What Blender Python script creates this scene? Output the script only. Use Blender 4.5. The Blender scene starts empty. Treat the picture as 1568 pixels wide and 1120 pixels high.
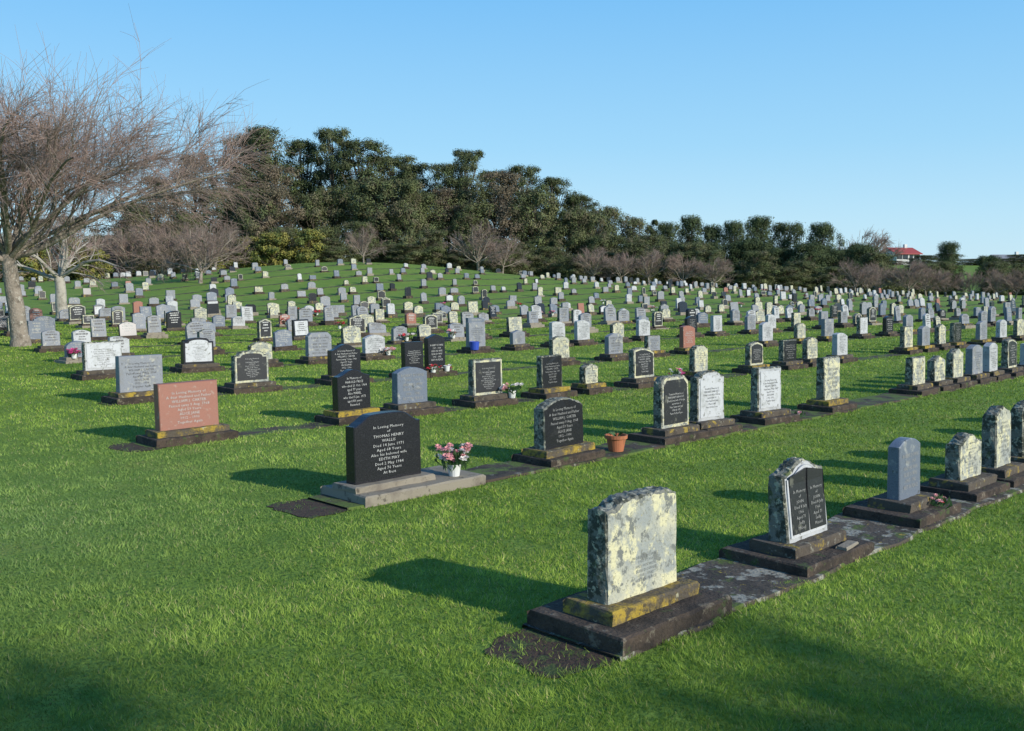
import bpy, math, random
import numpy as np
from mathutils import Vector
R = random.Random(7)
C = bpy.context.scene.collection
S2 = math.sqrt(0.5)

# ------------------------------------------------------------------ terrain
def sst(a, b, v):
    t = min(1.0, max(0.0, (v-a)/(b-a))); return t*t*(3-2*t)
PX = [-200,-90,-60,-40,-30,-22,-15,-8,3.5,13.5,26,49,80,200]
PZ = [1.2,1.2,1.4,1.8,2.6,3.4,3.8,3.2,2.0,1.3,0.8,-0.1,-0.3,-0.3]
def prof(x):
    return sum(float(np.interp(x+d, PX, PZ)) for d in (-5,-2.5,0,2.5,5))/5
def tz(x, y):
    z = prof(x)*(.25*sst(48, 80, y)+.75*sst(62, 99, y)) + 6.0*sst(120, 240, y)*(0.9+0.1*math.sin(x*0.02))
    if y > 12: z += 0.03*math.sin(x*0.35+1)*math.sin(y*0.23)*min(1,(y-12)/20)
    return z

# ------------------------------------------------------------------ materials
def newmat(name):
    m = bpy.data.materials.new(name); m.use_nodes = True
    nt = m.node_tree; nt.nodes.clear()
    return m, nt, nt.nodes, nt.links
def noise_mix(nt, vec, w, col, layer):
    N, L = nt.nodes, nt.links
    sc, det, thr, wid, c2, seed = layer
    n = N.new('ShaderNodeTexNoise'); n.noise_dimensions = '4D'
    n.inputs['Scale'].default_value = sc; n.inputs['Detail'].default_value = det
    n.inputs['Roughness'].default_value = 0.65
    L.new(vec, n.inputs['Vector'])
    a = N.new('ShaderNodeMath'); a.operation = 'ADD'; a.inputs[1].default_value = seed
    if w is not None: L.new(w, a.inputs[0])
    L.new(a.outputs[0], n.inputs['W'])
    mr = N.new('ShaderNodeMapRange'); mr.inputs[1].default_value = thr; mr.inputs[2].default_value = thr+wid
    L.new(n.outputs[0], mr.inputs[0])
    mx = N.new('ShaderNodeMix'); mx.data_type = 'RGBA'
    L.new(mr.outputs[0], mx.inputs[0]); L.new(col, mx.inputs[6]); mx.inputs[7].default_value = (*c2, 1)
    return mx.outputs[2]
def mat(name, base, rough=0.8, layers=(), bump=None, spec=0.5, metal=0):
    m, nt, N, L = newmat(name)
    out = N.new('ShaderNodeOutputMaterial'); p = N.new('ShaderNodeBsdfPrincipled')
    L.new(p.outputs[0], out.inputs[0])
    tc = N.new('ShaderNodeTexCoord'); oi = N.new('ShaderNodeObjectInfo')
    w = N.new('ShaderNodeMath'); w.operation = 'MULTIPLY'; w.inputs[1].default_value = 40
    L.new(oi.outputs['Random'], w.inputs[0])
    rgb = N.new('ShaderNodeRGB'); rgb.outputs[0].default_value = (*base, 1)
    col = rgb.outputs[0]
    for ly in layers: col = noise_mix(nt, tc.outputs['Object'], w.outputs[0], col, ly)
    L.new(col, p.inputs['Base Color'])
    p.inputs['Roughness'].default_value = rough
    p.inputs['Specular IOR Level'].default_value = spec
    if bump:
        n = N.new('ShaderNodeTexNoise'); n.inputs['Scale'].default_value = bump[0]; n.inputs['Detail'].default_value = 5
        L.new(tc.outputs['Object'], n.inputs['Vector'])
        b = N.new('ShaderNodeBump'); b.inputs['Strength'].default_value = bump[1]; b.inputs['Distance'].default_value = bump[2]
        L.new(n.outputs[0], b.inputs['Height']); L.new(b.outputs[0], p.inputs['Normal'])
    return m
def attmat(name, rough=0.7, transl=0.0, noise=None, spec=0.25):
    m, nt, N, L = newmat(name)
    out = N.new('ShaderNodeOutputMaterial'); p = N.new('ShaderNodeBsdfPrincipled')
    at = N.new('ShaderNodeAttribute'); at.attribute_name = 'Col'
    col = at.outputs['Color']
    L.new(col, p.inputs['Base Color'])
    p.inputs['Roughness'].default_value = rough; p.inputs['Specular IOR Level'].default_value = spec
    if transl > 0:
        t = N.new('ShaderNodeBsdfTranslucent'); L.new(col, t.inputs[0])
        mx = N.new('ShaderNodeMixShader'); mx.inputs[0].default_value = transl
        L.new(p.outputs[0], mx.inputs[1]); L.new(t.outputs[0], mx.inputs[2]); L.new(mx.outputs[0], out.inputs[0])
    else: L.new(p.outputs[0], out.inputs[0])
    return m

M = {}
M['black'] = mat('black_granite', (0.014,0.014,0.017), 0.25, [(300,2,.55,.1,(0.05,0.05,0.055),1),(6,4,.6,.2,(0.04,0.04,0.04),2)])
M['grey'] = mat('grey_granite', (0.22,0.235,0.26), 0.6, [(220,2,.5,.12,(0.13,0.14,0.155),1),(5,5,.52,.2,(0.17,0.17,0.16),2),(12,8,.55,.08,(0.35,0.34,0.28),4),(18,8,.6,.06,(0.08,0.085,0.08),7)], (90,.3,.003))
M['blue'] = mat('blue_grey_granite', (0.14,0.165,0.205), 0.45, [(220,2,.5,.12,(0.08,0.1,0.13),1),(9,8,.55,.1,(0.29,0.30,0.29),4),(18,8,.6,.06,(0.07,0.075,0.07),7)], (90,.3,.003))
M['red'] = mat('red_brown_granite', (0.30,0.125,0.085), 0.55, [(240,2,.5,.15,(0.19,0.075,0.05),1),(5,5,.5,.3,(0.24,0.12,0.09),2),(16,8,.58,.1,(0.33,0.25,0.2),3)], (90,.2,.002))
M['cream'] = mat('lichened_marble', (0.44,0.43,0.32), 0.9, [(5,8,.42,.16,(0.27,0.29,0.27),3),(10,10,.50,.06,(0.56,0.53,0.33),2),(15,10,.54,.05,(0.15,0.16,0.145),1),(70,4,.56,.08,(0.22,0.22,0.17),6),(7,8,.64,.05,(0.42,0.34,0.08),5)], (60,.7,.008))
M['white'] = mat('white_marble', (0.41,0.42,0.42), 0.6, [(6,8,.48,.2,(0.26,0.27,0.27),1),(18,9,.56,.08,(0.13,0.13,0.11),2)], (80,.2,.002))
M['rock'] = mat('rock_pitched_edge', (0.17,0.17,0.14), 0.95, [(12,7,.48,.06,(0.05,0.055,0.04),1),(24,7,.54,.05,(0.38,0.37,0.27),2),(9,6,.6,.06,(0.09,0.11,0.04),3)], (40,.9,.012))
M['conc'] = mat('weathered_dark_concrete', (0.065,0.046,0.032), 0.95, [(6,9,.45,.12,(0.03,0.022,0.016),1),(14,9,.57,.06,(0.15,0.125,0.09),2),(9,9,.58,.06,(0.05,0.07,0.02),3),(60,4,.58,.08,(0.02,0.016,0.013),4)], (50,.9,.012))
M['step'] = mat('lichened_step_concrete', (0.085,0.07,0.05), 0.95, [(5,9,.45,.10,(0.33,0.23,0.03),1),(14,10,.52,.06,(0.07,0.055,0.03),2),(45,6,.55,.08,(0.15,0.11,0.035),4),(11,8,.61,.05,(0.36,0.34,0.22),3)], (50,.9,.012))
M['step2'] = mat('dark_step_concrete', (0.08,0.065,0.048), 0.95, [(6,9,.5,.12,(0.04,0.033,0.026),1),(9,9,.56,.06,(0.27,0.195,0.035),2),(20,8,.58,.07,(0.2,0.19,0.15),3)], (50,.8,.01))
M['lconc'] = mat('pale_concrete', (0.24,0.21,0.16), 0.9, [(5,9,.5,.16,(0.155,0.13,0.10),1),(12,9,.57,.08,(0.07,0.06,0.045),2)], (60,.6,.006))
M['strip'] = mat('grave_strip_concrete', (0.055,0.04,0.027), 0.95, [(3.5,7,.5,.06,(0.025,0.02,0.013),1),(9,9,.60,.06,(0.2,0.19,0.15),2),(4,9,.46,.08,(0.08,0.125,0.02),3),(11,6,.68,.03,(0.28,0.2,0.03),5)], (40,.9,.01))
M['strip1'] = mat('lichened_strip_concrete', (0.07,0.055,0.04), 0.95, [(3.5,7,.5,.06,(0.035,0.028,0.02),1),(7,10,.52,.05,(0.27,0.26,0.21),2),(6,9,.54,.06,(0.07,0.105,0.018),3),(20,8,.56,.06,(0.06,0.05,0.035),7),(11,6,.63,.03,(0.3,0.22,0.03),5)], (40,.9,.01))
M['soil'] = mat('bare_soil', (0.055,0.033,0.02), 1.0, [(20,7,.5,.1,(0.022,0.014,0.009),1),(8,8,.53,.06,(0.055,0.08,0.018),3)], (50,1,.015))
M['panel'] = mat('black_panel', (0.02,0.02,0.022), 0.4, [(200,2,.55,.1,(0.045,0.045,0.05),1),(12,8,.58,.08,(0.11,0.11,0.09),3)])
M['wpanel'] = mat('white_panel', (0.47,0.48,0.49), 0.5, [(9,8,.50,.15,(0.34,0.35,0.34),1),(20,9,.57,.06,(0.16,0.16,0.14),3)])
M['tw'] = mat('white_lettering', (0.46,0.46,0.44), 0.7, [(25,6,.5,.15,(0.26,0.26,0.25),1)])
M['tg'] = mat('grey_lettering', (0.28,0.28,0.265), 0.7)
M['td'] = mat('dark_lettering', (0.09,0.09,0.09), 0.6)
M['tf'] = mat('worn_lettering', (0.2,0.21,0.2), 0.8)
M['terra'] = mat('terracotta', (0.40,0.14,0.06), 0.8, [(10,5,.55,.1,(0.28,0.11,0.05),1)])
M['green'] = mat('flower_leaf', (0.05,0.11,0.03), 0.6)
M['pink'] = mat('pink_petal', (0.65,0.27,0.27), 0.6)
M['wpetal'] = mat('white_petal', (0.7,0.64,0.58), 0.6)
M['redp'] = mat('red_petal', (0.5,0.03,0.04), 0.6)
M['magp'] = mat('magenta_petal', (0.6,0.06,0.22), 0.6)
M['bluep'] = mat('blue_plastic', (0.03,0.07,0.40), 0.4)
M['wplas'] = mat('white_plastic', (0.65,0.65,0.62), 0.4)
M['bark_grey'] = mat('grey_bark', (0.25,0.21,0.165), 0.9, [(4,8,.5,.15,(0.12,0.10,0.075),1),(9,9,.56,.06,(0.38,0.35,0.29),2)], (18,.9,.04))
M['bark_pale'] = mat('pale_bark', (0.38,0.35,0.29), 0.9, [(4,7,.5,.15,(0.22,0.2,0.16),1)], (18,.8,.03))
M['bark_dark'] = mat('dark_bark', (0.12,0.1,0.075), 0.9, [(4,7,.5,.2,(0.07,0.055,0.04),1)])
M['twig'] = mat('twig', (0.34,0.24,0.2), 0.85, [(1.2,3,.45,.2,(0.27,0.21,0.175),1)])
M['twig2'] = mat('far_twig', (0.26,0.185,0.15), 0.85, [(0.6,3,.45,.2,(0.2,0.16,0.13),1)])
M['leaf'] = attmat('foliage', 0.8, 0, None, .1)

# ------------------------------------------------------------------ mesh tools
class MB:
    def __init__(s): s.v=[]; s.f=[]; s.m=[]
    def add(s, vs, fs, mk, T=None):
        o = len(s.v)
        if T: vs = [T(p) for p in vs]
        s.v += vs; s.f += [[i+o for i in f] for f in fs]; s.m += [mk]*len(fs)
    def box(s, x0,x1,y0,y1,z0,z1, mk, T=None, b=0.008, j=0):
        nx = 10 if j else 1
        xs_=[x0+(x1-x0)*i/nx for i in range(nx+1)]
        prof_=[(y0,z0),(y0,z1-b),(y0+b,z1),(y1-b,z1),(y1,z1-b),(y1,z0)]
        vs=[];fs=[]
        for i,x in enumerate(xs_):
            e = b if i==0 else (-b if i==nx else 0)
            for k,(y,z) in enumerate(prof_):
                xx = x+(e if k in(2,3) else 0)
                vs.append((xx+(R.uniform(-j,j) if j else 0), y+(R.uniform(-j,j) if j else 0), z+(R.uniform(-j,j)*.7 if (j and 0<k<5) else 0)))
        for i in range(nx):
            for k in range(5): fs.append((i*6+k,(i+1)*6+k,(i+1)*6+k+1,i*6+k+1))
        fs.append((0,1,2,3,4,5)); fs.append(tuple(nx*6+k for k in (5,4,3,2,1,0)))
        s.add(vs,fs,mk,T)
    def obj(s, name, loc=(0,0,0), rot=0, smooth=False):
        me = bpy.data.meshes.new(name); me.from_pydata(s.v, [], s.f)
        keys = list(dict.fromkeys(s.m))
        for k in keys: me.materials.append(M[k])
        ix = {k:i for i,k in enumerate(keys)}
        me.polygons.foreach_set('material_index', [ix[k] for k in s.m])
        if smooth: me.polygons.foreach_set('use_smooth', [True]*len(s.f))
        me.update()
        o = bpy.data.objects.new(name, me); o.location = loc; o.rotation_euler = (0,0,rot); C.objects.link(o)
        return o
    def lathe(s, prof, n, mk, org=(0,0,0)):
        vs=[]; fs=[]
        for r,z in prof:
            for i in range(n):
                a=2*math.pi*i/n; vs.append((org[0]+r*math.cos(a), org[1]+r*math.sin(a), org[2]+z))
        for k in range(len(prof)-1):
            for i in range(n):
                j=(i+1)%n; fs.append((k*n+i,k*n+j,(k+1)*n+j,(k+1)*n+i))
        s.add(vs,fs,mk)

def np_mesh(name, V, F, midx=None, mats=(), col=None, smooth=None):
    me = bpy.data.meshes.new(name)
    V = np.asarray(V, np.float32); F = np.asarray(F, np.int32); k = F.shape[1]
    me.vertices.add(len(V)); me.vertices.foreach_set('co', V.ravel())
    me.loops.add(F.size); me.loops.foreach_set('vertex_index', F.ravel())
    me.polygons.add(len(F))
    me.polygons.foreach_set('loop_start', np.arange(0, F.size, k, dtype=np.int32))
    me.polygons.foreach_set('loop_total', np.full(len(F), k, np.int32))
    for m in mats: me.materials.append(m)
    if midx is not None: me.polygons.foreach_set('material_index', np.asarray(midx, np.int32))
    if smooth is not None: me.polygons.foreach_set('use_smooth', np.asarray(smooth, bool))
    if col is not None:
        a = me.color_attributes.new('Col', 'FLOAT_COLOR', 'POINT')
        c = np.ones((len(V),4), np.float32); c[:,:3] = col
        a.data.foreach_set('color', c.ravel())
    me.update(calc_edges=True)
    return me

# ------------------------------------------------------------------ headstones
def topz(x, shape):
    a = abs(x)
    if shape == 'flat': return 0
    if shape == 'arch': return -0.14*x*x
    if shape == 'front': return (-0.075 if x<-.72 else -0.02*x*x-0.055*max(0,(-.45-x)/.27)**1.5-.03*max(0,(x-.75)/.25)**2)
    if shape == 'round': return -0.34*(1-math.sqrt(max(0,1-0.86*x*x)))
    if shape == 'shoulder': return -0.12 if a > .74 else -0.12+0.12*math.sqrt(max(0,1-(a/.76)**2))**0.8
    if shape == 'ogee': return -0.16*(0.5-0.5*math.cos(math.pi*min(1,a*1.02)))
    if shape == 'peak': return -0.16*a
    if shape == 'chamfer': return -max(0,a-.72)*0.5
    if shape == 'slant': return -0.05*(x+1) - 0.1*x*x
    if shape == 'serp': return -0.13 if a>.9 else -0.035*(a**2)-0.085*(0.5-0.5*math.cos(math.pi*max(0,(a-.45)/.45)))
    return 0
def outline(w, h, shape, sc=1.0, n=18, zb=0.0, ins=0.0, side=1):
    w2 = w/2-ins; pts=[]
    zl = h + topz(-1,shape)*w*1.0
    for i in range(side): pts.append((-w2, zb + (zl-ins-zb)*i/side))
    for i in range(n+1):
        x = -1+2*i/n; pts.append((x*w2, h+topz(x,shape)*w-ins))
    zr = h + topz(1,shape)*w
    for i in range(side): pts.append((w2, zr-ins-(zr-ins-zb)*(i+1)/side))
    return pts
def slab(mb, pts, y0, y1, z0, lean, mk, mkside=None, bevel=0.007, rough=0, T=None, x0=0):
    lay = []
    if rough:
        L = [(y0,0.012),(y0+.012,0),( y0*.6+y1*.4,-.004),(y0*.3+y1*.7,-.002),(y1-.012,0.002),(y1,0.016)]
    else: L = [(y0,bevel),(y0+bevel,0),(y1-bevel,0),(y1,bevel)]
    n = len(pts)
    for (y,ins) in L:
        row=[]
        for i,(x,z) in enumerate(pts):
            sx = 1-ins/max(.05,abs(pts[0][0])); 
            zz = z-ins if z > 0.02 else z
            jx = R.uniform(-rough,rough) if rough else 0; jz = R.uniform(-rough,rough) if (rough and z>0.02) else 0
            jy = R.uniform(-rough,rough)*.4 if rough else 0
            row.append((x0+x*sx+jx, y+jy+lean*z*(1 if y<0.5*(y0+y1) else .25), z0+zz+jz))
        lay.append(row)
    vs = [p for r in lay for p in r]; K=len(L)
    mb.add(vs, [list(range(n))], mk, T)
    fs=[]
    for k in range(K-1):
        for i in range(n):
            j=(i+1)%n; fs.append((k*n+i,(k+1)*n+i,(k+1)*n+j,k*n+j))
    mb.add(vs, fs, mkside or mk, T)
    mb.add(vs, [list(range((K-1)*n,K*n))[::-1]], mkside or mk, T)

def bars(mb, w, h, yf, z0, lean, mk, T=None, lines=6, x0=0):
    z = z0+h*0.84; lh = h*0.68/lines
    for k in range(lines):
        hh = lh*(.55 if k in (1,) else .36)
        L = w*R.uniform(.3,.72); x=-L/2
        while x < L/2:
            ww = R.uniform(.03,.09)*w/.5
            e = min(x+ww, L/2)
            vs=[(x0+x,yf+lean*(z-z0)-.003,z),(x0+e,yf+lean*(z-z0)-.003,z),(x0+e,yf+lean*(z+hh-z0)-.003,z+hh),(x0+x,yf+lean*(z+hh-z0)-.003,z+hh)]
            mb.add(vs,[(0,1,2,3)],mk,T); x = e+w*.025
        z -= lh

TEXTS = [
 "In Loving Memory\nof\nTHOMAS HENRY\nWALLIS\nDied 14 June 1971\nAged 68 Years\nAlso his beloved wife\nEDITH MAY\nDied 2 May 1984\nAged 76 Years\nAt Rest",
 "In Loving Memory of\nA dear Husband and Father\nWILLIAM J. CARTER\nPassed away 9 Aug. 1968\nAged 59 Years\nALICE JANE\n1912 - 1990\nTogether Again",
 "Treasured Memories of\nMARGARET ANN HOLT\nDearly loved wife of George\nand mother of\nPeter Susan and Joan\n3 March 1975\nPeace Perfect Peace",
 "ROBERT DOWNS\n1901 - 1969\nAND HIS WIFE\nELSIE DOWNS\n1905 - 1982\nREST IN PEACE",
 "In Memory\nof\nJOHN\nDied 8 July\n1966\nAged 71\nSadly\nMissed",
 "In Memory of\nHAROLD PRICE\nwho died 21 Oct. 1964\naged 77 years\nAlso MABEL\nwho died 5 Jan. 1973\naged 83 years\nReunited",
]
TM = []
def make_texts():
    for t in TEXTS:
        cu = bpy.data.curves.new('t','FONT'); cu.body=t; cu.align_x='CENTER'; cu.size=1; cu.resolution_u=1; cu.space_line=1.15
        cu.offset = 0.0; cu.space_character=1.08
        ob = bpy.data.objects.new('t',cu); C.objects.link(ob)
        bpy.context.view_layer.update()
        dg = bpy.context.evaluated_depsgraph_get()
        me = bpy.data.meshes.new_from_object(ob.evaluated_get(dg))
        n=len(me.vertices); a=np.zeros(n*3,np.float32); me.vertices.foreach_get('co',a); a=a.reshape(-1,3)
        mn=a.min(0); mx=a.max(0); a[:,0]-=(mn[0]+mx[0])/2; a[:,1]-=mn[1]; a[:,2]=0
        me.vertices.foreach_set('co',a.ravel()); me.materials.clear()
        TM.append((me, mx[0]-mn[0], mx[1]-mn[1]))
        bpy.data.objects.remove(ob); bpy.data.curves.remove(cu)
make_texts()
TCACHE={}
def text_child(parent, idx, mk, w, h, yf, z0, lean, x0=0, low=0.5):
    me,tw,th = TM[idx]
    if (idx,mk) not in TCACHE:
        m2 = me.copy(); m2.materials.append(M[mk]); TCACHE[(idx,mk)] = m2
    o = bpy.data.objects.new('inscription', TCACHE[(idx,mk)]); C.objects.link(o)
    o.parent = parent
    s = min(w/tw, h/th); sx=min(w/tw,s*1.2); sy = min(h/th, s*1.2)
    o.scale = (sx, sy, 1)
    th_ = math.atan(lean); o.rotation_euler=(math.pi/2-th_,0,0)
    o.location = (x0, yf-.0035+lean*((h-sy*th)*low), z0+(h-sy*th)*low)

ST = {
 'cream':('cream',None,'tf','rock'), 'black':('black',None,'tw','black'), 'blackr':('black',None,'tg','rock'),
 'red':('red',None,'tw','red'), 'grey':('grey',None,'td','grey'), 'blue':('blue',None,'tg','blue'),
 'whitep':('white','wpanel','td','rock'), 'blackp':('cream','panel','tw','rock'), 'white':('white',None,'td','white'),
 'greyr':('grey',None,'td','rock'), 'book':('white','book','tg','rock'),
 'blackw':('black','wpanel','td','black'),
}
def build_stone(mb, d, T=None, far=0):
    w=d.get('w',.6); h=d.get('h',.52); t=d.get('t',.13); sh=d.get('shape','arch'); st=ST[d['style']]
    lean=d.get('lean',.03); rough=0 if far else (.006 if st[3]=='rock' else 0)
    ph=d.get('ph',.09); pl=d.get('pl',w+.26); po=d.get('po',0); pm=d.get('pm','conc'); sm=d.get('sm','step2'); shh=d.get('sh_',.065)
    pd=d.get('pd',.25)
    if far<2:
        mb.box(po-pl/2,po+pl/2,-pd,pd+.01,-.02 if not far else -.1,ph,pm,T,b=.012,j=0 if far else .005)
    mb.box(-w/2-.07,w/2+.07,-.16,.16,ph-.004 if far<2 else -.1,ph+shh,sm,T,b=.01,j=0 if far else .005)
    z0=ph+shh-.004
    n = 24 if not far else (10 if far<2 else 6)
    pts = outline(w,h,sh,n=n,side=5 if rough else 1)
    slab(mb,pts,-t/2,t/2,z0,lean,st[0],st[3],rough=rough,T=T)
    yf=-t/2; z1=z0
    if st[1]=='book' and not far:
        q=outline(w-.05,h-.06,sh,n=16,zb=0.0); slab(mb,q,yf-.004,yf+.03,z0+.03,lean,'wpanel',bevel=.002,T=T)
        for sx in (-1,1):
            ww=(w-.10)/2
            q=[(-ww/2,0),(-ww/2,h-.135),(ww/2,h-.10)] if sx<0 else [(-ww/2,0),(-ww/2,h-.10),(ww/2,h-.135)]
            q=q+[(ww/2,0)]
            slab(mb,q,yf-.008,yf+.02,z0+.05,lean,'panel',bevel=.002,T=T,x0=sx*(ww/2+.008))
        return dict(yf=yf-.008+lean*.02, z0=z0+.075, w=w,h=h-.2, book=True, lean=lean, mk=st[2])
    if st[1]:
        k = st[1] if st[1]!='book' else 'panel'
        q=outline(w-.08,h-.08,sh,n=n,zb=0.0); slab(mb,q,yf-.005,yf+.03,z0+.04+0.0,lean,k,bevel=.002,T=T)
        yf-=.005; z1=z0+.04; h=h-.08; w=w-.08
    if far==1: bars(mb,w,h,yf,z1,lean,st[2],T,lines=R.choice([4,5,6]))
    return dict(yf=yf,z0=z1+h*.10,w=w*.76,h=h*.72,lean=lean,mk=st[2])

NV=Vector((-S2,S2,0)); DV=Vector((S2,S2,0))
def pos(o,s):
    p=NV*o+DV*s; return (p.x,p.y,tz(p.x,p.y))
cnt=[0]
def near(o,s,ti=None,jit=True,**d):
    x,y,z=pos(o,s)
    mb=MB(); r=build_stone(mb,d)
    cnt[0]+=1
    if ti is None or cnt[0]%4==0: ti=[5,3,2,1,0][cnt[0]%5] if ti is None or s>9 else ti
    rot=math.pi/4+(R.uniform(-.045,.045) if jit else 0)
    ob=mb.obj('headstone',(x,y,z),rot)
    if jit: ob.rotation_euler[1]=R.uniform(-.012,.012)
    if r.get('book'):
        ww=(r['w']-.13)/2
        for sx in(-1,1): text_child(ob,4,r['mk'],ww*.8,r['h']*.85,r['yf'],r['z0'],r['lean'],sx*(ww/2+.012))
    elif d.get('worn'):
        yf=r['yf']+r['lean']*(r['z0']-.165)
        text_child(ob,3,'tf',r['w']*.5,r['h']*.36,yf,r['z0']+.02,r['lean'],.02)
    else:
        yf=r['yf']+r['lean']*(r['z0']-.165)
        text_child(ob,ti,r['mk'],r['w'],r['h'],yf,r['z0'],r['lean'])
    return ob

o1,o2,o3,o4,o5=3.1,6.45,10.15,14.0,17.8
# row 1
near(o1,3.98,2,False,style='cream',w=.58,h=.51,shape='front',t=.14,pl=.92,ph=.10,lean=.02,pd=.3,sm='step',worn=True)
near(o1,5.67,None,False,style='book',w=.50,h=.49,shape='ogee',t=.15,pl=.86,ph=.08,lean=.12,pd=.3,sm='step2')
near(o1,7.22,3,False,style='blue',w=.36,h=.44,shape='arch',t=.10,pl=.75,ph=.09,pd=.28)
near(o1,8.36,style='cream',w=.44,h=.36,shape='ogee',ph=.08)
near(o1,9.1,style='cream',w=.40,h=.52,shape='peak',ph=.08)
near(o1,9.85,style='blackr',w=.45,h=.5,shape='arch',ph=.08)
near(o1,10.8,style='whitep',w=.45,h=.5,shape='flat',ph=.08)
near(o1,12.0,style='grey',w=.45,h=.5,shape='arch',ph=.08)
# row 2
near(o2,4.97,0,False,style='black',w=.68,h=.55,shape='serp',t=.13,pl=1.28,po=.22,ph=.085,pm='lconc',sm='lconc',sh_=.05,pd=.3)
near(o2,7.1,1,style='blackr',w=.58,h=.47,shape='arch',t=.15,pl=.8,sm='step')
near(o2,8.93,2,style='blackp',w=.50,h=.56,shape='chamfer',pl=1.5,po=.3)
near(o2,9.62,5,style='whitep',w=.50,h=.56,shape='shoulder',ph=.096,pl=.62)
near(o2,10.9,1,style='whitep',w=.50,h=.53,shape='flat')
near(o2,12.5,3,style='cream',w=.46,h=.57,shape='flat',sm='step')
for s,st,sh,w,h in [(15.3,'cream','flat',.5,.42),(16.1,'cream','peak',.45,.4),(16.85,'cream','ogee',.45,.48),(17.7,'grey','arch',.45,.5),(18.45,'white','arch',.4,.5),(19.4,'blackp','slant',.5,.55),(20.4,'white','flat',.5,.4),(21.3,'grey','arch',.5,.5),(22.6,'cream','arch',.5,.5)]:
    near(o2,s,style=st,w=w,h=h,shape=sh)
# row 3
for s,st,sh,w,h,ti in [(5.13,'red','flat',.68,.50,1),(7.32,'black','ogee',.50,.50,5),(8.25,'blue','arch',.50,.47,3),(9.62,'blackp','flat',.55,.5,0),(10.95,'blackr','flat',.46,.48,2),(11.85,'cream','arch',.34,.30,3),(13.2,'blackp','slant',.55,.52,1),(14.85,'cream','shoulder',.42,.46,2),(16.7,'blackp','arch',.45,.44,0),(17.95,'blackr','flat',.5,.42,2),(18.85,'cream','arch',.45,.44,3),(20.15,'white','slant',.5,.5,0),
  (23.5,'cream','flat',.5,.5,0),(24.5,'grey','arch',.5,.48,0),(25.5,'cream','peak',.45,.5,0),(26.5,'blackr','flat',.5,.5,0),(28.3,'grey','arch',.5,.5,0),(29.8,'white','arch',.5,.5,0),(31.2,'cream','arch',.5,.5,0)]:
    near(o3,s,ti,style=st,w=w,h=h,shape=sh,sm=R.choice(['step','step2','step2']))
# row 4
for s,st,sh,w,h,ti in [(6.35,'grey','flat',.66,.52,1),(8.15,'blackp','shoulder',.6,.5,0),(9.95,'black','ogee',.6,.52,1),(11.45,'black','flat',.42,.5,2),(11.98,'black','peak',.42,.62,3),(15.4,'cream','arch',.5,.46,0),(17.2,'grey','arch',.5,.45,3),(18.6,'greyr','flat',.45,.34,2),(20.0,'red','slant',.5,.55,2),(23.6,'white','arch',.5,.5,0),(25.4,'cream','arch',.45,.42,0),(27,'grey','flat',.5,.5,0),(29.2,'whitep','flat',.5,.5,0),(31,'black','arch',.5,.5,0),(32.5,'grey','arch',.5,.5,0)]:
    near(o4,s,ti,style=st,w=w,h=h,shape=sh,sm=R.choice(['step','step2','step2']))
# row 5
for s,st,sh,w,h,ti in [(7.4,'whitep','flat',.68,.5,1),(9.23,'blackw','shoulder',.62,.5,0),(10.6,'cream','arch',.5,.36,3),(12.0,'grey','chamfer',.58,.5,3),(13.45,'white','arch',.55,.4,2),(16.55,'grey','flat',.55,.6,1),(18.0,'grey','peak',.45,.36,2),(19.5,'white','slant',.5,.55,0),(20.5,'white','slant',.5,.55,0),(22.0,'cream','arch',.5,.42,0),(23.2,'white','slant',.5,.5,0),(25.6,'black','arch',.5,.5,0),(27,'white','flat',.5,.5,0),(29,'grey','arch',.5,.5,0),(30.3,'white','slant',.5,.5,0),(32,'cream','flat',.5,.5,0),(34,'grey','flat',.5,.5,0)]:
    near(o5,s,ti,style=st,w=w,h=h,shape=sh)

# farther rows, one mass
R.seed(21)
strips=[(o1,3.5,40),(o2,4.4,45),(o3,4.6,50),(o4,5.8,55),(o5,6.9,60)]
rows=MB(); dist=MB()
styles=['grey']*12+['white']*4+['whitep']*1+['cream']*8+['black']*3+['blackp']*4+['blue']*6+['red']*2+['blackw']*1+['greyr']*7+['blackr']*3
shapes=['flat','arch','arch','shoulder','ogee','peak','chamfer','slant','serp','round','flat']
def place_far(mb,o,s,far,extra=0):
    x,y,z=pos(o,s)
    a=math.pi/4+R.uniform(-.1,.1); c,sn=math.cos(a),math.sin(a)
    tilt=R.uniform(-.04,.04)
    T=lambda p:(x+p[0]*c-p[1]*sn, y+p[0]*sn+p[1]*c, z+p[2]+tilt*p[0])
    k=.86 if y>72 else 1
    d=dict(style=R.choice(styles),w=R.uniform(.40,.66)*k,h=R.uniform(.32,.6)*k,shape=R.choice(shapes),lean=R.choice([.02,.03,.1,.16]),ph=R.choice([.05,.09,.12]),pm=R.choice(['conc','conc','conc','lconc']),sm=R.choice(['step2','conc','step2','lconc']))
    build_stone(mb,d,T,far)
for o,s0 in [(o1,13.2),(o2,24),(o3,32.6),(o4,34),(o5,35.5)]:
    s=s0
    while s<o*3.6+8:
        place_far(rows,o,s,1); s+=R.choice([.9,1.2,1.8,2.4])
o=o5+3.8
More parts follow.
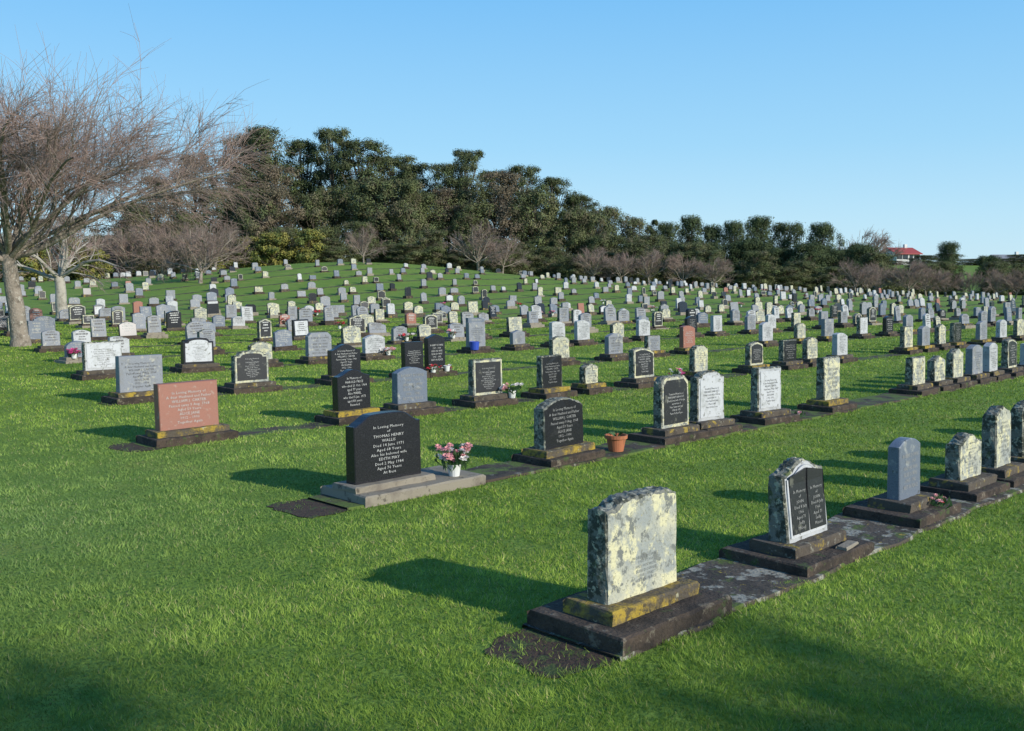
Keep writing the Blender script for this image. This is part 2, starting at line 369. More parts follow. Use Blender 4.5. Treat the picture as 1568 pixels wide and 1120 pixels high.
while o<112:
    s=o*0.30
    while s<o*3.5+6:
        p=NV*o+DV*s
        if p.x < .62-.62*(p.y-4.9) : s+=.4; continue
        if p.y>99+ (8*math.sin(p.x*.1)): break
        if p.x>p.y*.62+3: break
        if abs(p.x+13.3)<1.2 and abs(p.y-26.7)<1.2: s+=1; continue
        place_far(rows if p.y<42 else dist,o,s+R.uniform(-.1,.1),1 if p.y<46 else 2)
        s+=R.choice([.8,1.2,1.7,2.1,3.2] if p.y<50 else ([1.1,1.6,2.2,3.0,5.5] if p.x<0 else [.9,1.3,1.7,2.3,3.6]))
    if o<75: strips.append((o,max(.3*o,o*0.5-1.5) if o<22 else o*.4,min(o*3.3,130-o)))
    o+=3.8 if o<50 else 4.3
rows.obj('headstone_rows'); dist.obj('distant_headstones')

# strips
R.seed(5)
for k,(o,s0,s1) in enumerate(strips):
    nseg=max(2,int((s1-s0)/(.22 if k<4 else .6))); vs=[];fs=[]
    hw = .31 if k==0 else (.27 if k==1 else .20)
    mk='strip1' if k==0 else 'strip'
    for i in range(nseg+1):
        s=s0+(s1-s0)*i/nseg
        jj=.03 if k<2 else .06
        j=[R.uniform(-jj,jj) for _ in range(2)]
        hz=.022 if k<2 else .008
        for q,(do,dz) in enumerate([(-hw-.02+j[0],-.03),(-hw+j[0],hz),(hw+j[1],hz),(hw+.02+j[1],-.03)]):
            x,y,_=pos(o+do,s); vs.append((x,y,tz(x,y)+dz+(0 if o<20 else .012)))
    for i in range(nseg):
        for q in range(3): a=i*4+q; fs.append((a,a+4,a+5,a+1))
    mb=MB(); mb.add(vs,fs,mk); mb.obj('grave_strip')
def soil(o,s0,s1,hw=.33):
    mb=MB(); vs=[];n=26
    cs=(s0+s1)/2; rs=(s1-s0)/2
    for i in range(n):
        a=2*math.pi*i/n; rr=R.uniform(.85,1.1)
        ex=math.copysign(abs(math.cos(a))**.6,math.cos(a)); ey=math.copysign(abs(math.sin(a))**.6,math.sin(a))
        x,y,_=pos(o+ey*hw*rr,cs+ex*rs*rr); vs.append((x,y,.006))
    mb.add(vs,[tuple(range(n))],'soil'); mb.obj('soil_patch')
soil(o1,3.12,3.62,.3); soil(o2,4.0,4.5); soil(o3,4.3,4.8)

# ------------------------------------------------------------------ flowers and pots
def blossom(mb,c,r,mk):
    n=6; a0=R.uniform(0,6)
    tx=R.uniform(-.6,.6); ty=R.uniform(-.9,.3)
    for ring,(rr,zz) in enumerate([(1,.1),(.6,.45)]):
        for i in range(n):
            a=a0+i*2*math.pi/n+ring*.5
            def P(rad,ang,z):
                x=rad*math.cos(ang); y=rad*math.sin(ang)
                return (c[0]+x*r, c[1]+(y*.8+ty*z)*r, c[2]+(z+ -y*ty*.6 + -x*tx*.5)*r)
            mb.add([P(0,a,0),P(rr*.8,a-.4,zz*.8),P(rr,a,zz),P(rr*.8,a+.4,zz*.8)],[(0,1,2,3)],mk)
def flowers(name,o,s,z,mks,n=16,rad=.1,h=.22,pot='wplas',br=.028):
    mb=MB()
    if pot: mb.lathe([(0,0),(.045,0),(.06,.10),(.065,.105),(.055,.1),(0,.09)],14,pot)
    for i in range(n):
        a=R.uniform(0,6.28); rr=rad*math.sqrt(R.random()); hh=h*R.uniform(.55,1)
        x,y=rr*math.cos(a),rr*math.sin(a)
        blossom(mb,(x,y,hh),br*R.uniform(.8,1.2),R.choice(mks))
        mb.add([(x*.3-.002,y*.3,.08),(x*.3+.002,y*.3,.08),(x+.002,y,hh),(x-.002,y,hh)],[(0,1,2,3)],'green')
    for i in range(n*2):
        a=R.uniform(0,6.28); x,y=rad*.8*math.cos(a)*R.random(),rad*.8*math.sin(a)*R.random(); hh=h*R.uniform(.3,.8)
        ex,ey=x+R.uniform(-.05,.05),y+R.uniform(-.05,.05)
        mb.add([(x,y,hh-.04),(ex-.012,ey+.01,hh),(ex,ey,hh+.04),(ex+.012,ey,hh)],[(0,1,2,3)],'green')
    x,y,_=pos(o,s); mb.obj(name,(x,y,tz(x,y)+z))
flowers('flower_bouquet',o2-.15,5.6,.085,['pink','pink','wpetal','wpetal'],44,.15,.26,'wplas',.036)
flowers('flower_bouquet',o3-.2,9.95,.09,['pink','wpetal'],22,.16,.2,'wplas',.035)
flowers('flower_bouquet',o4-.22,11.75,.09,['redp','redp','wpetal'],14,.14,.14,'wplas',.04)
flowers('flower_bouquet',o4-.2,12.1,.09,['redp','wpetal'],8,.12,.1,'wplas',.04)
flowers('flower_bouquet',o3-.2,13.9,.06,['magp','wpetal','pink'],14,.14,.2,'wplas',.035)
flowers('flower_bouquet',o1-.22,7.35,.09,['pink','redp'],9,.07,.07,None,.022)
flowers('flower_bouquet',21.4,8.3,.1,['magp'],26,.14,.2,'wplas',.05)
flowers('flower_bouquet',21.4,17.3,.1,['wpetal','redp'],20,.2,.2,'wplas',.05)
flowers('flower_bouquet',o5-.2,13.7,.1,['wpetal','pink'],20,.2,.16,'wplas',.05)
flowers('flower_bouquet',o2-.2,20.9,.1,['wpetal'],20,.2,.2,'wplas',.05)
flowers('flower_bouquet',o2-.2,11.4,.02,['wpetal','pink'],4,.06,.08,None,.03)
for q in range(26):
    oo=R.choice([21.6,25.4,29.1,33,37,40.5,44]); flowers('flower_bouquet',oo-.2,oo*R.uniform(.55,1.9),.1,R.choice([['redp'],['magp','pink'],['wpetal','pink'],['wpetal']]),12,.2,.24,'wplas',.06)
mb=MB(); mb.lathe([(0,0),(.075,0),(.1,.13),(.115,.13),(.118,.165),(.104,.165),(.1,.14),(0,.135)],24,'terra')
mb.add([(0,0,.13),(.006,0,.13),(-.06,-.02,.34),(-.065,-.02,.34)],[(0,1,2,3)],'green')
for i in range(12):
    a=R.uniform(0,6.28); mb.add([(0,0,.13),(.05*math.cos(a),.05*math.sin(a),.2),(.08*math.cos(a),.08*math.sin(a),.19),(.05*math.cos(a+.3),.05*math.sin(a+.3),.17)],[(0,1,2,3)],'green')
x,y,_=pos(o2-.1,7.85); mb.obj('terracotta_flower_pot',(x,y,.022))
mb=MB(); mb.lathe([(0,0),(.1,0),(.12,.2),(.11,.2),(.1,.03),(0,.03)],16,'bluep'); x,y,_=pos(o5-.22,16.3); mb.obj('blue_bucket',(x,y,.09))
mb=MB(); mb.box(-.10,.10,-.035,.035,0,.02,'lconc',b=.006); x,y,_=pos(o1-.24,5.85); mb.obj('grave_plaque',(x,y,.078),math.pi/4+.1)

# ------------------------------------------------------------------ ground
m,nt,N,L=newmat('grass_ground')
out=N.new('ShaderNodeOutputMaterial'); p=N.new('ShaderNodeBsdfPrincipled'); L.new(p.outputs[0],out.inputs[0])
g=N.new('ShaderNodeNewGeometry')
rgb=N.new('ShaderNodeRGB'); rgb.outputs[0].default_value=(0.15,0.245,0.035,1); col=rgb.outputs[0]
GL=[(0.35,5,.42,.2,(0.19,0.275,0.045),1),(1.6,6,.5,.2,(0.12,0.205,0.03),2),(7,6,.5,.15,(0.165,0.25,0.04),3),(28,5,.48,.2,(0.09,0.155,0.024),4),(0.8,6,.56,.12,(0.25,0.275,0.065),6)]
for ly in GL: col=noise_mix(nt,g.outputs['Position'],None,col,ly)
L.new(col,p.inputs['Base Color']); p.inputs['Roughness'].default_value=.9; p.inputs['Specular IOR Level'].default_value=.2
n=N.new('ShaderNodeTexNoise'); n.inputs['Scale'].default_value=25; n.inputs['Detail'].default_value=6; L.new(g.outputs['Position'],n.inputs['Vector'])
b=N.new('ShaderNodeBump'); b.inputs['Strength'].default_value=.8; b.inputs['Distance'].default_value=.03
L.new(n.outputs[0],b.inputs['Height']); L.new(b.outputs[0],p.inputs['Normal'])
xs=list(np.linspace(-90,90,91)); e=[90*1.22**i for i in range(1,16)]; xs=[-v for v in e[::-1]]+xs+e
ys=list(np.linspace(-60,40,26))+list(np.linspace(42,150,60))+[150*1.13**i for i in range(1,22)]; ys=[-400,-150]+ys
V=[(x,y,tz(x,y)) for y in ys for x in xs]; nx=len(xs)
F=[(j*nx+i,j*nx+i+1,(j+1)*nx+i+1,(j+1)*nx+i) for j in range(len(ys)-1) for i in range(nx-1)]
me=np_mesh('ground',V,F,None,[m],None,np.ones(len(F),bool)); C.objects.link(bpy.data.objects.new('ground',me))

# grass blades
rg=np.random.default_rng(3)
NG=rg.random((256,256))
def vn(x,y,sc,o=0):
    x=x/sc+o*17.3+500; y=y/sc+o*9.1+500
    xi=np.floor(x).astype(int); yi=np.floor(y).astype(int); fx=x-xi; fy=y-yi
    fx=fx*fx*(3-2*fx); fy=fy*fy*(3-2*fy); g=lambda a,b: NG[a%256,b%256]
    return ((g(xi,yi)*(1-fx)+g(xi+1,yi)*fx)*(1-fy)+(g(xi,yi+1)*(1-fx)+g(xi+1,yi+1)*fx)*fy)*2-1
n=850000
r=np.exp(rg.uniform(np.log(2.9),np.log(46),n)); a=rg.uniform(-.68,.68,n)
X=r*np.sin(a); Y=r*np.cos(a)
oo=(Y-X)*S2; ss=(X+Y)*S2
keep=np.ones(n,bool)
for k,(o,s0,s1) in enumerate(strips):
    if o>36: continue
    hw=.30 if k==0 else (.26 if k==1 else .17)
    nz=.07*vn(ss,oo,.25,k)+.05*vn(ss,oo,.08,k)-.02
    keep&=~((np.abs(oo-o)<hw+nz+rg.uniform(-.04,.04,n))&(ss>s0-.05)&(ss<s1)&(rg.random(n)<(.96 if k<2 else .8)))
for (o,s0,s1) in [(o1,3.12,3.62),(o2,4.0,4.5),(o3,4.3,4.8)]:
    keep&=~((np.abs(oo-o)<.25+rg.uniform(-.05,.05,n)+.06*vn(ss,oo,.1))&(ss>s0)&(ss<s1)&(rg.random(n)<.88))
X,Y,r=X[keep],Y[keep],r[keep]; n=len(X)
Z=np.where(Y>12,0.03*np.sin(X*.35+1)*np.sin(Y*.23)*np.minimum(1,(Y-12)/20),0)
n1=vn(X,Y,.045,1); n2=vn(X,Y,.14,2); n3=vn(X,Y,.55,3); n4=vn(X,Y,2.2,4)
hgt=rg.uniform(.010,.027,n)*(1+.45*n1+.4*n2+.2*n3)*np.where(r<10,1,1+.02*(r-10))
w=.0019*(r/4)**.95*rg.uniform(.7,1.3,n); th=rg.uniform(0,2*np.pi,n)
la=rg.uniform(0,2*np.pi,n)*.7+4*vn(X,Y,.12,7); lm=hgt*rg.uniform(.2,1.4,n)
V=np.zeros((n,3,3)); dx,dy=np.cos(th)*w,np.sin(th)*w
V[:,0]=np.stack([X-dx,Y-dy,Z-.002],1); V[:,1]=np.stack([X+dx,Y+dy,Z-.002],1)
V[:,2]=np.stack([X+np.cos(la)*lm,Y+np.sin(la)*lm,Z+hgt],1)
t=np.clip(rg.random(n)*.7+.15+.3*n2+.25*n3+.2*n4,0,1)[:,None]; c1=np.array([.135,.245,.03]); c2=np.array([.275,.365,.062]); c3=np.array([.42,.38,.16])
col=c1*(1-t)+c2*t; dead=(rg.random(n)<.035+.06*np.clip(n3,0,1)+.05*np.clip(n4,0,1))[:,None]; col=np.where(dead,c3,col)
col=col*(1+.16*n4+.2*n3+.24*n2+.2*n1)[:,None]*(1+.3*(rg.random(n)[:,None]-.5))
dew_sheen=(np.clip((-X-.3)/3,0,1)*np.clip(1-np.abs(Y-7)/6,0,1))[:,None]  # sheen of dew painted into the blade colour, left of centre
col=col*(1-dew_sheen*.35)+np.array([.19,.29,.18])*dew_sheen*.35
col3=np.repeat(col,3,0)
M['blade']=attmat('grass_blade',.6,.3,None,.15)
me=np_mesh('grass',V.reshape(-1,3),np.arange(n*3).reshape(-1,3),None,[M['blade']],col3)
C.objects.link(bpy.data.objects.new('grass',me))

# ------------------------------------------------------------------ trees
def tube(P,Rr,k,VV,FF,off):
    P=np.asarray(P,float); n=len(P)
    T=np.gradient(P,axis=0); T/=np.linalg.norm(T,axis=1)[:,None]+1e-9
    ref=np.array([0,0,1.]) if abs(T[0,2])<.8 else np.array([1.,0,0])
    A=np.cross(T,ref); A/=np.linalg.norm(A,axis=1)[:,None]+1e-9; B=np.cross(T,A)
    an=np.arange(k)*2*np.pi/k
    ring=P[:,None,:]+np.asarray(Rr)[:,None,None]*(np.cos(an)[None,:,None]*A[:,None,:]+np.sin(an)[None,:,None]*B[:,None,:])
    VV.append(ring.reshape(-1,3))
    i=np.arange(n-1)[:,None]*k; j=np.arange(k)[None,:]; j2=(j+1)%k
    FF.append(np.stack([i+j,i+j2,i+k+j2,i+k+j],-1).reshape(-1,4)+off)
    return off+n*k

class Bare:
    def __init__(s,seed): s.rg=np.random.default_rng(seed); s.V=[];s.F=[];s.M=[];s.off=0;s.S=[]
    def br(s,p,d,L,r0,r1,n,wig,trop,k,mi):
        pts=[p.copy()]; d=d/np.linalg.norm(d); dirs=[d.copy()]
        for i in range(n):
            d=d+s.rg.normal(0,wig,3)+np.array([0,0,trop(i/n)]); d/=np.linalg.norm(d)
            p=p+d*L/n; pts.append(p.copy()); dirs.append(d.copy())
        rr=np.linspace(r0,r1,n+1)
        s.off=tube(pts,rr,k,s.V,s.F,s.off); s.M.append(np.full(len(s.F[-1]),mi))
        return pts,dirs,rr
    def mesh(s,name,mats):
        V=np.concatenate(s.V);F=np.concatenate(s.F);Mi=np.concatenate(s.M)
        return np_mesh(name,V,F,Mi,mats,None,np.ones(len(F),bool))
def perp(rg,d,ang):
    v=rg.normal(0,1,3); v-=v.dot(d)*d; v/=np.linalg.norm(v)
    return d*math.cos(ang)+v*math.sin(ang)
def bare_tree(name,seed,fork,limbs,RH,RV,trunk_r,nk,mats,tw=1.0,lean=(0,0),droop=-.07,els=(22,60,35,72,28,48,15)):
    b=Bare(seed); rg=b.rg
    P,D,rr=b.br(np.zeros(3)-np.array([0,0,.1]),np.array([lean[0],lean[1],1.]),fork+.1,trunk_r*1.1,trunk_r*.85,7,.05,lambda t:0,12,0)
    b.off=tube([(0,0,-.1),(0,0,.06),(0,0,.3)],[trunk_r*1.5,trunk_r*1.28,trunk_r*1.05],12,b.V,b.F,b.off); b.M.append(np.full(len(b.F[-1]),0))
    top=P[-1]
    for i in range(limbs):
        az=2*math.pi*(i*.382*1.0+rg.uniform(-.05,.05)); el=math.radians(els[i%len(els)]+rg.uniform(-6,6))
        d=np.array([math.cos(az)*math.cos(el),math.sin(az)*math.cos(el),math.sin(el)])
        Lb=1/math.sqrt((math.cos(el)/RH)**2+(math.sin(el)/RV)**2)*.88
        st=top-np.array([0,0,rg.uniform(0,.35)])*fork*.3
        p1,d1,r1=b.br(st,d,Lb,trunk_r*rg.uniform(.32,.46),.018*tw,12,.085,lambda t:(.05 if t<.4 else droop),7,0)
        for j in range(nk[0]):
            u=.15+.83*(j+rg.random())/nk[0]; ix=min(11,int(u*12))
            L2=Lb*(.5*(1-u)+.2)*rg.uniform(.8,1.2)
            p2,d2,r2=b.br(p1[ix],perp(rg,d1[ix],rg.uniform(.5,.95))+np.array([0,0,.2]),L2,max(.010*tw,r1[ix]*.42),.007*tw,8,.12,lambda t:(.04 if t<.5 else droop),5,0)
            for k in range(nk[1]):
                u2=.15+.83*(k+rg.random())/nk[1]; ix2=min(7,int(u2*8))
                L3=(.5+.7*rg.random())*L2*.5+.15
                p3,d3,r3=b.br(p2[ix2],perp(rg,d2[ix2],rg.uniform(.4,.8))+np.array([0,0,.08]),L3,max(.007*tw,r2[ix2]*.5),.004*tw,5,.12,lambda t:(.03 if t<.4 else droop*1.2),3,1)
                for l in range(nk[2]):
                    u3=.1+.88*(l+rg.random())/nk[2]; ix3=min(4,int(u3*5))
                    b.br(p3[ix3],perp(rg,d3[ix3],rg.uniform(.3,.7)),rg.uniform(.3,.85)*RH/6,.0050*tw,.0025*tw,3,.1,lambda t:droop*.8,3,1)
    return b.mesh(name,mats)
me=bare_tree('bare_spreading_tree',11,2.5,18,8.4,4.0,.21,(10,9,9),[M['bark_grey'],M['twig']],1.0,(-.06,0),-.10,(16,46,28,58,20,38,10,50))
ob=bpy.data.objects.new('bare_tree',me); ob.location=(-13.2,26.7,tz(-13.2,26.7)); ob.rotation_euler=(0,0,.4); C.objects.link(ob)
me=bare_tree('pale_bare_tree',5,1.9,7,4.6,3.4,.25,(6,6,5),[M['bark_pale'],M['twig']],1.5)
ob=bpy.data.objects.new('bare_tree',me); ob.location=(-20.3,45,tz(-20.3,45)); C.objects.link(ob)
BT=[bare_tree('bare_orchard_tree',30+i,1.0,9,4.2,4.0,.14,(6,7,7),[M['bark_grey'],M['twig2']],2.2,(0,0),-.03) for i in range(3)]
def bt(x,y,s,sz=1):
    ob=bpy.data.objects.new('bare_tree',BT[R.randrange(3)]); ob.location=(x,y,tz(x,y)-.05); ob.scale=(s,s,s*sz); ob.rotation_euler=(0,0,R.uniform(0,6)); C.objects.link(ob)
bt(-23.7,76,1.0,.95); bt(-13.8,93,.55,1.3); bt(-27,88,.7,1)
for x,y,s,z in [(-3.5,104,1.0,1.0),(-1,106,.8,1),(8.5,106,.75,1),(11.5,105,.7,1),(14.5,106,.8,1),(18,105,.75,1),(21,104,.75,.9),(-30,101,1.1,1),(-36,103,1.2,1)]: bt(x,y,s,z)
for i in range(12): bt(33+i*2.2+R.uniform(-.6,.6),99+R.uniform(-3,3),R.uniform(.55,.75),1)
for i in range(7): bt(-62+i*4.5,106+R.uniform(-5,3),R.uniform(.8,1.2),1)
bt(53,150,1.5,1.2)

def leaf_tree(name,seed,H,Rc,z0f,nc,nl,ls,cols,flat=.6,trunk=.3,shell=.6,form='dome',cr0=.12,cr1=.24):
    rg=np.random.default_rng(seed); VV=[];FF=[];off=0
    cz0=H*z0f; cen=[];rad=[]
    nb=max(6,nc//9); big=[]
    for i in range(nb):
        u=(i+rg.random())/nb; z=cz0+(H-cz0)*u
        if form=='dome': rr=Rc*math.sqrt(max(.05,1-((u-.3)/.75)**2)) if u>.3 else Rc*(.75+.8*u)
        elif form=='cone': rr=Rc*(1-u)*.95+.3
        else: rr=Rc*(.45+.55*math.sin(math.pi*min(1,u*1.05)))
        a=i*2.4+rg.uniform(-.5,.5); q=rg.uniform(.2,.82)
        big.append((rr*q*math.cos(a),rr*q*math.sin(a),z,Rc*rg.uniform(.32,.5)))
    for i in range(nc):
        b_=big[i%nb]; d=rg.normal(0,1,3); d/=np.linalg.norm(d)
        if d[2]<-.3: d[2]*=-.5
        k=b_[3]*rg.uniform(.35,1.0); cr=Rc*rg.uniform(cr0,cr1)
        z=b_[2]+d[2]*k*flat*1.1
        cen.append((b_[0]+d[0]*k,b_[1]+d[1]*k,max(cr*.5,min(z,H-cr*flat)))); rad.append(cr)
    cen=np.array(cen); rad=np.array(rad)
    lean=rg.uniform(-.04,.04,2)*H
    tp=[np.array([lean[0]*t*t,lean[1]*t*t,H*.9*t-.2]) for t in np.linspace(0,1,8)]
    off=tube(tp,np.linspace(trunk,trunk*.15,8),7,VV,FF,off)
    for i in range(0,nc,3):
        zz=max(.1,min(.85,(cen[i,2]-rad[i])/H*.75)); a0=np.array([lean[0]*zz*zz,lean[1]*zz*zz,H*.9*zz])
        mid=(a0+cen[i])/2+np.array([0,0,-.04*H])
        off=tube([a0,mid,cen[i]],[trunk*.3,trunk*.18,trunk*.06],4,VV,FF,off)
    nt_=off; nf=sum(len(f) for f in FF)
    N_=nc*nl; ci=np.repeat(np.arange(nc),nl)
    d=rg.normal(0,1,(N_,3)); d/=np.linalg.norm(d,axis=1)[:,None]
    rr=rad[ci]*(shell+(1.25-shell)*rg.random(N_)**.8)
    P=cen[ci]+d*rr[:,None]*np.array([1,1,flat])
    crown=P-np.array([0,0,H*(z0f*.5+.4)]); crown/=np.linalg.norm(crown,axis=1)[:,None]+1e-6
    nrm=d*.9+crown*.7+rg.normal(0,.38,(N_,3))+np.array([0,0,.25]); nrm/=np.linalg.norm(nrm,axis=1)[:,None]
    t1=np.cross(nrm,rg.normal(0,1,(N_,3))); t1/=np.linalg.norm(t1,axis=1)[:,None]; t2=np.cross(nrm,t1)
    s=ls*rg.uniform(.5,1.3,N_)[:,None]
    q=np.stack([P-t1*s,P-t2*s*.5+t1*s*.1,P+t1*s,P+t2*s*.55],1).reshape(-1,3)
    cc=np.array(cols); ck=cc[rg.integers(0,len(cols),nc)]*rg.uniform(.7,1.3,(nc,1))
    lc=ck[ci]*rg.uniform(.75,1.25,(N_,1))
    V=np.concatenate(VV+[q]); F=np.concatenate(FF+[np.arange(N_*4).reshape(-1,4)+off])
    col=np.concatenate([np.full((nt_,3),.06),np.repeat(lc,4,0)])
    mi=np.concatenate([np.zeros(nf),np.ones(N_)])
    return np_mesh(name,V,F,mi,[M['bark_dark'],M['leaf']],col)
dk=[(.066,.086,.036),(.078,.1,.04),(.086,.1,.048),(.1,.11,.052)]
md=[(.105,.125,.052),(.115,.135,.055),(.135,.14,.065),(.09,.11,.052),(.14,.125,.075)]
dm=[(.06,.085,.036),(.07,.095,.04),(.08,.1,.045)]
yl=[(.2,.19,.045),(.22,.2,.055),(.13,.155,.045)]
br=[(.17,.135,.09),(.15,.13,.085),(.18,.145,.095)]
PINE=[leaf_tree('pine',60+i,17,4.6,.34,260,95,.135,dk,.72,.34,.25,'dome') for i in range(5)]
BROAD=[leaf_tree('broadleaf',80+i,10,4.0,.04,260,85,.12,md,.85,.22,.25,'dome') for i in range(5)]
DOME=[leaf_tree('macrocarpa',70+i,9,4.2,.04,260,85,.12,dm,.9,.22,.25,'dome') for i in range(3)]
BROWN=[leaf_tree('larch',90+i,12,3.8,.08,240,80,.11,br,.8,.22,.2,'oval') for i in range(2)]
YEL=[leaf_tree('shrub',95+i,4,2.2,.02,120,70,.10,yl,.8,.1,.3,'dome') for i in range(2)]
CYP=[leaf_tree('cypress',98,10,1.6,.02,100,90,.13,dk,1.2,.2,.4,'cone')]
def lt(name,T,Ht,x,y,top,wid=1.0,base=None):
    z=tz(x,y) if base is None else base
    s=(top-z)/Ht; ob=bpy.data.objects.new(name,T[R.randrange(len(T))]); ob.location=(x,y,z-.2)
    ob.scale=(wid,wid,s*1.02); ob.rotation_euler=(0,0,R.uniform(0,6.28)); C.objects.link(ob)
R.seed(77)
for x,tp,w in [(-36.6,21.4,1.0),(-33,22.0,.95),(-28.7,20.9,.9),(-24.2,22.2,.75),(-20,20.4,.95),(-16.2,18.8,1.0),(-13.2,17.4,.75),(-8.9,17.2,.65),(-6.0,19.0,.75),(-2.4,16.8,.8),(1.6,17.3,.7),(5.9,15.8,.85),(9.2,13.5,.8)]:
    lt('pine_tree',PINE,17,x,136+R.uniform(-3,4),tp,w)
for x,tp,w in [(12.8,11.8,.8),(16,10.2,.7),(20.9,9.6,.6),(24.3,10.6,.65),(27.3,9.4,.6),(29.8,9.8,.6),(33.3,10.5,.75),(37.3,9.7,.75),(40.8,9.4,.7)]:
    lt('macrocarpa_tree',DOME if x>19 else BROAD,9 if x>19 else 10,x,134+R.uniform(-2,3),tp,w)
lt('cypress_tree',CYP,10,18.6,133,9.8,.8); lt('cypress_tree',CYP,10,5,118,8.2,1)
lt('larch_tree',BROWN,12,-41,130,18.0,1.1); lt('larch_tree',BROWN,12,-45,128,15.0,1.1); lt('larch_tree',BROWN,12,-8,128,13.5,1.0); lt('larch_tree',BROWN,12,-49,127,11.5,1.1)
for x in np.arange(-46,12,3.0):
    tp=np.interp(x,[-44,-36,-10,0,12],[10,13.0,13.5,12.5,9.5])+R.uniform(-1.8,1.5)
    lt('woodland_tree',BROWN if R.random()<.15 else BROAD,10,x+R.uniform(-1,1),125+R.uniform(-3,3),tp,R.uniform(.75,1.05))
for x in np.arange(12,46,2.6):
    lt('woodland_tree',DOME if x>24 else BROAD,9 if x>24 else 10,x+R.uniform(-1,1),124+R.uniform(-3,3),np.interp(x,[12,20,46],[8.0,7.0,5.8])+R.uniform(-.8,.8),R.uniform(.6,.85))
for x in np.arange(-80,46,3.0):
    T,nm,Ht=(YEL,'shrub',4) if R.random()<.2 else (BROAD,'shrub',10)
    lt(nm,T,Ht,x+R.uniform(-1,1),113+R.uniform(-3,3),tz(x,113)+R.uniform(2.2,5.2),R.uniform(.8,1.3) if T is YEL else .65)
for x in np.arange(-82,-42,4):
    lt('woodland_tree',BROAD if R.random()<.6 else BROWN,10,x,122+R.uniform(-4,4),7.3+R.uniform(-1.2,1.5),.9)
lt('golden_shrub',YEL,4,-26,110,7.2,1.2); lt('golden_shrub',YEL,4,-29,111,6.8,1.1); lt('golden_shrub',YEL,4,-42,100,5.2,1.0)
lt('golden_shrub',YEL,4,-47,98,5.4,1.2)
for x in np.arange(44,86,2.4):
    lt('woodland_tree',BROAD,10,x,130+R.uniform(-4,4),np.interp(x,[44,48,52,60,70],[5.6,4.6,4.0,4.4,4.0])+R.uniform(-.4,.5),.6)
lt('macrocarpa_tree',DOME,9,45.8,132,6.8,.5); lt('macrocarpa_tree',DOME,9,58,133,7.0,.45); lt('macrocarpa_tree',DOME,9,63.5,133,5.2,.5)
for x in np.arange(60,200,6):
    lt('woodland_tree',BROAD,10,x,222+R.uniform(-10,8),6.6+R.uniform(-.5,1.4),1.1)

# ------------------------------------------------------------------ houses
M['hw']=mat('white_weatherboard',(.6,.6,.57),.6); M['hr']=mat('red_roof',(.36,.06,.045),.6); M['hg']=mat('window_glass',(.03,.04,.05),.15)
M['hg2']=mat('grey_roof',(.25,.25,.26),.6)
def house(name,x,y,z,w,d,h,rh,roof,rot):
    e=bpy.data.objects.new(name,None); C.objects.link(e); e.location=(x,y,z); e.rotation_euler=(0,0,rot)
    def part(mb,n): o=mb.obj(n); o.parent=e
    a=MB(); a.add([(-w/2,-d/2,-2),(w/2,-d/2,-2),(w/2,d/2,-2),(-w/2,d/2,-2),(-w/2,-d/2,h),(w/2,-d/2,h),(w/2,d/2,h),(-w/2,d/2,h),(-w/2,0,h+rh),(w/2,0,h+rh)],
      [(0,1,5,4),(2,3,7,6),(1,2,6,9,5),(3,0,4,8,7)],'hw'); part(a,'walls')
    a=MB(); k=.5
    for s in(-1,1):
        a.add([(-w/2-k,s*(d/2+k),h-.25),(w/2+k,s*(d/2+k),h-.25),(w/2+k,0,h+rh+.1),(-w/2-k,0,h+rh+.1),(-w/2-k,s*(d/2+k),h-.1),(w/2+k,s*(d/2+k),h-.1),(w/2+k,0,h+rh+.25),(-w/2-k,0,h+rh+.25)],[(0,1,2,3),(4,5,6,7),(0,1,5,4),(1,2,6,5),(3,0,4,7)],roof)
    part(a,'roof')
    a=MB()
    for i in range(4):
        cx=-w/2+w*(i+.5)/4
        if i==2: a.box(cx-.45,cx+.45,-d/2-.05,-d/2+.02,0,2.1,'hg',b=.02)
        else: a.box(cx-.7,cx+.7,-d/2-.05,-d/2+.02,1.0,2.2,'hg',b=.02)
    part(a,'windows_and_door')
    a=MB(); a.box(w*.2,w*.2+.7,-.3,.4,h+rh*.5,h+rh+1.0,'hw'); part(a,'chimney')
house('weatherboard_house',92,238,tz(93,238)+.1,6.2,7,2.4,1.2,'hr',.25)
house('weatherboard_house',86,242,tz(86,242)+.1,5.5,6,2.2,.9,'hw',-.3)
house('weatherboard_house',130,262,tz(130,262)-.8,9,7,2.4,1.3,'hg2',.1)

# ------------------------------------------------------------------ trees behind the camera (they shade the foreground)
SH=[leaf_tree('shade',120+i,8.6,2.0,.60,60,n_,.10,md,.8,.14,.3,'oval') for i,n_ in enumerate([50,26])]
for (x,y,k) in [(18.3,-7.8,0),(14.35,-8.45,1),(20.4,-7.1,0),(16.9,-9.4,1)]:
    ob=bpy.data.objects.new('broadleaf_tree',SH[k]); ob.location=(x,y,-.05); ob.rotation_euler=(0,0,x); C.objects.link(ob)

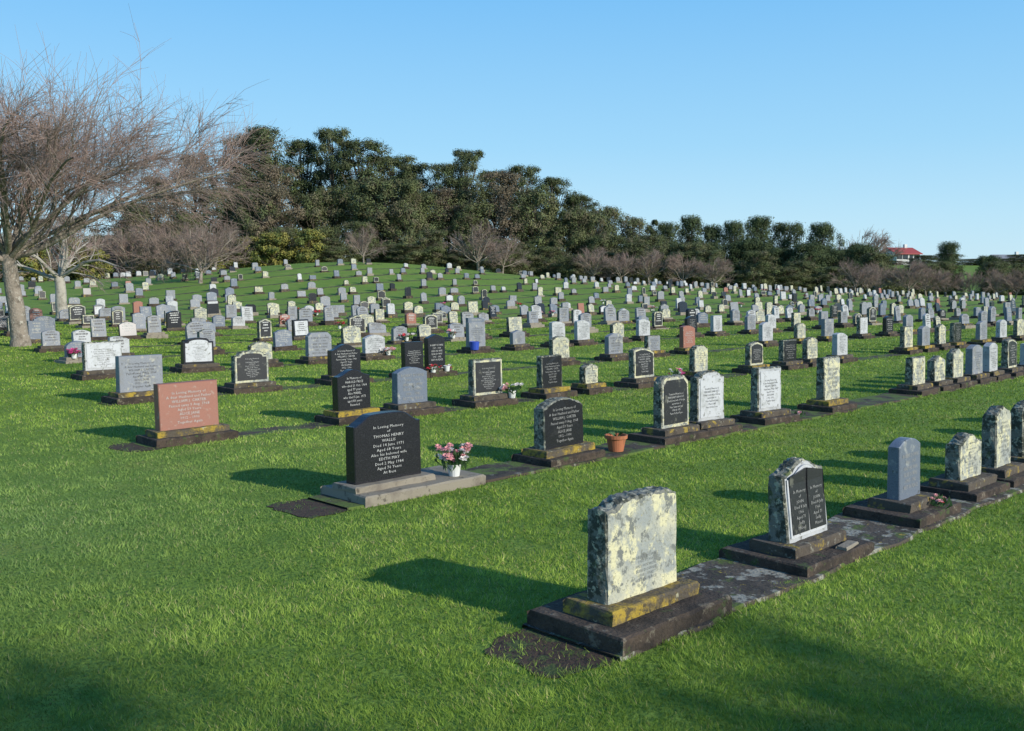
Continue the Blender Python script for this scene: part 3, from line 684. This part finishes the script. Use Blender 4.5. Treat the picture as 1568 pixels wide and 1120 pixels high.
# ------------------------------------------------------------------ light
EL=math.radians(22); sd=Vector((.817,-.576,math.tan(EL))).normalized()
w=bpy.data.worlds.new("World"); bpy.context.scene.world=w; w.use_nodes=True
nt=w.node_tree; bg=nt.nodes['Background']; sk=nt.nodes.new('ShaderNodeTexSky'); sk.sky_type='NISHITA'; sk.sun_disc=False
sk.sun_elevation=EL; sk.sun_rotation=math.atan2(.817,-.576); sk.air_density=1.0; sk.dust_density=.2; sk.ozone_density=2.5
ST_=.13
tc=nt.nodes.new('ShaderNodeTexCoord'); sp=nt.nodes.new('ShaderNodeSeparateXYZ'); nt.links.new(tc.outputs['Generated'],sp.inputs[0])
rp=nt.nodes.new('ShaderNodeValToRGB'); nt.links.new(sp.outputs[2],rp.inputs[0])
cr=rp.color_ramp; cr.elements[0].position=0; cr.elements[0].color=(.60,.84,.97,1); cr.elements[1].position=1; cr.elements[1].color=(.04,.16,.48,1)
for ps,c in [(.06,(.50,.80,1.0,1)),(.13,(.36,.71,1.0,1)),(.27,(.20,.56,.98,1)),(.5,(.09,.32,.72,1))]:
    e_=cr.elements.new(ps); e_.color=c
vm=nt.nodes.new('ShaderNodeVectorMath'); vm.operation='SCALE'; vm.inputs[3].default_value=1/ST_; nt.links.new(rp.outputs[0],vm.inputs[0])
mx=nt.nodes.new('ShaderNodeMix'); mx.data_type='RGBA'; mx.inputs[0].default_value=.88
nt.links.new(sk.outputs[0],mx.inputs[6]); nt.links.new(vm.outputs[0],mx.inputs[7])
nt.links.new(mx.outputs[2],bg.inputs[0]); bg.inputs[1].default_value=ST_
l=bpy.data.lights.new('sun','SUN'); l.energy=5.0; l.angle=math.radians(.5); l.color=(1,.95,.86)
so=bpy.data.objects.new('sun',l); so.rotation_euler=(-sd).to_track_quat('-Z','Y').to_euler(); so.location=(20,-15,15); C.objects.link(so)
cam=bpy.data.cameras.new('camera'); cam.lens=35.0; cam.sensor_width=36; cam.clip_end=5000; cam.clip_start=.05
co=bpy.data.objects.new('camera',cam); co.location=(0,0,1.75); co.rotation_euler=(math.radians(90-4.87),0,0); C.objects.link(co)
sc=bpy.context.scene; sc.camera=co
sc.view_settings.view_transform='Standard'; sc.view_settings.look='None'; sc.view_settings.exposure=0
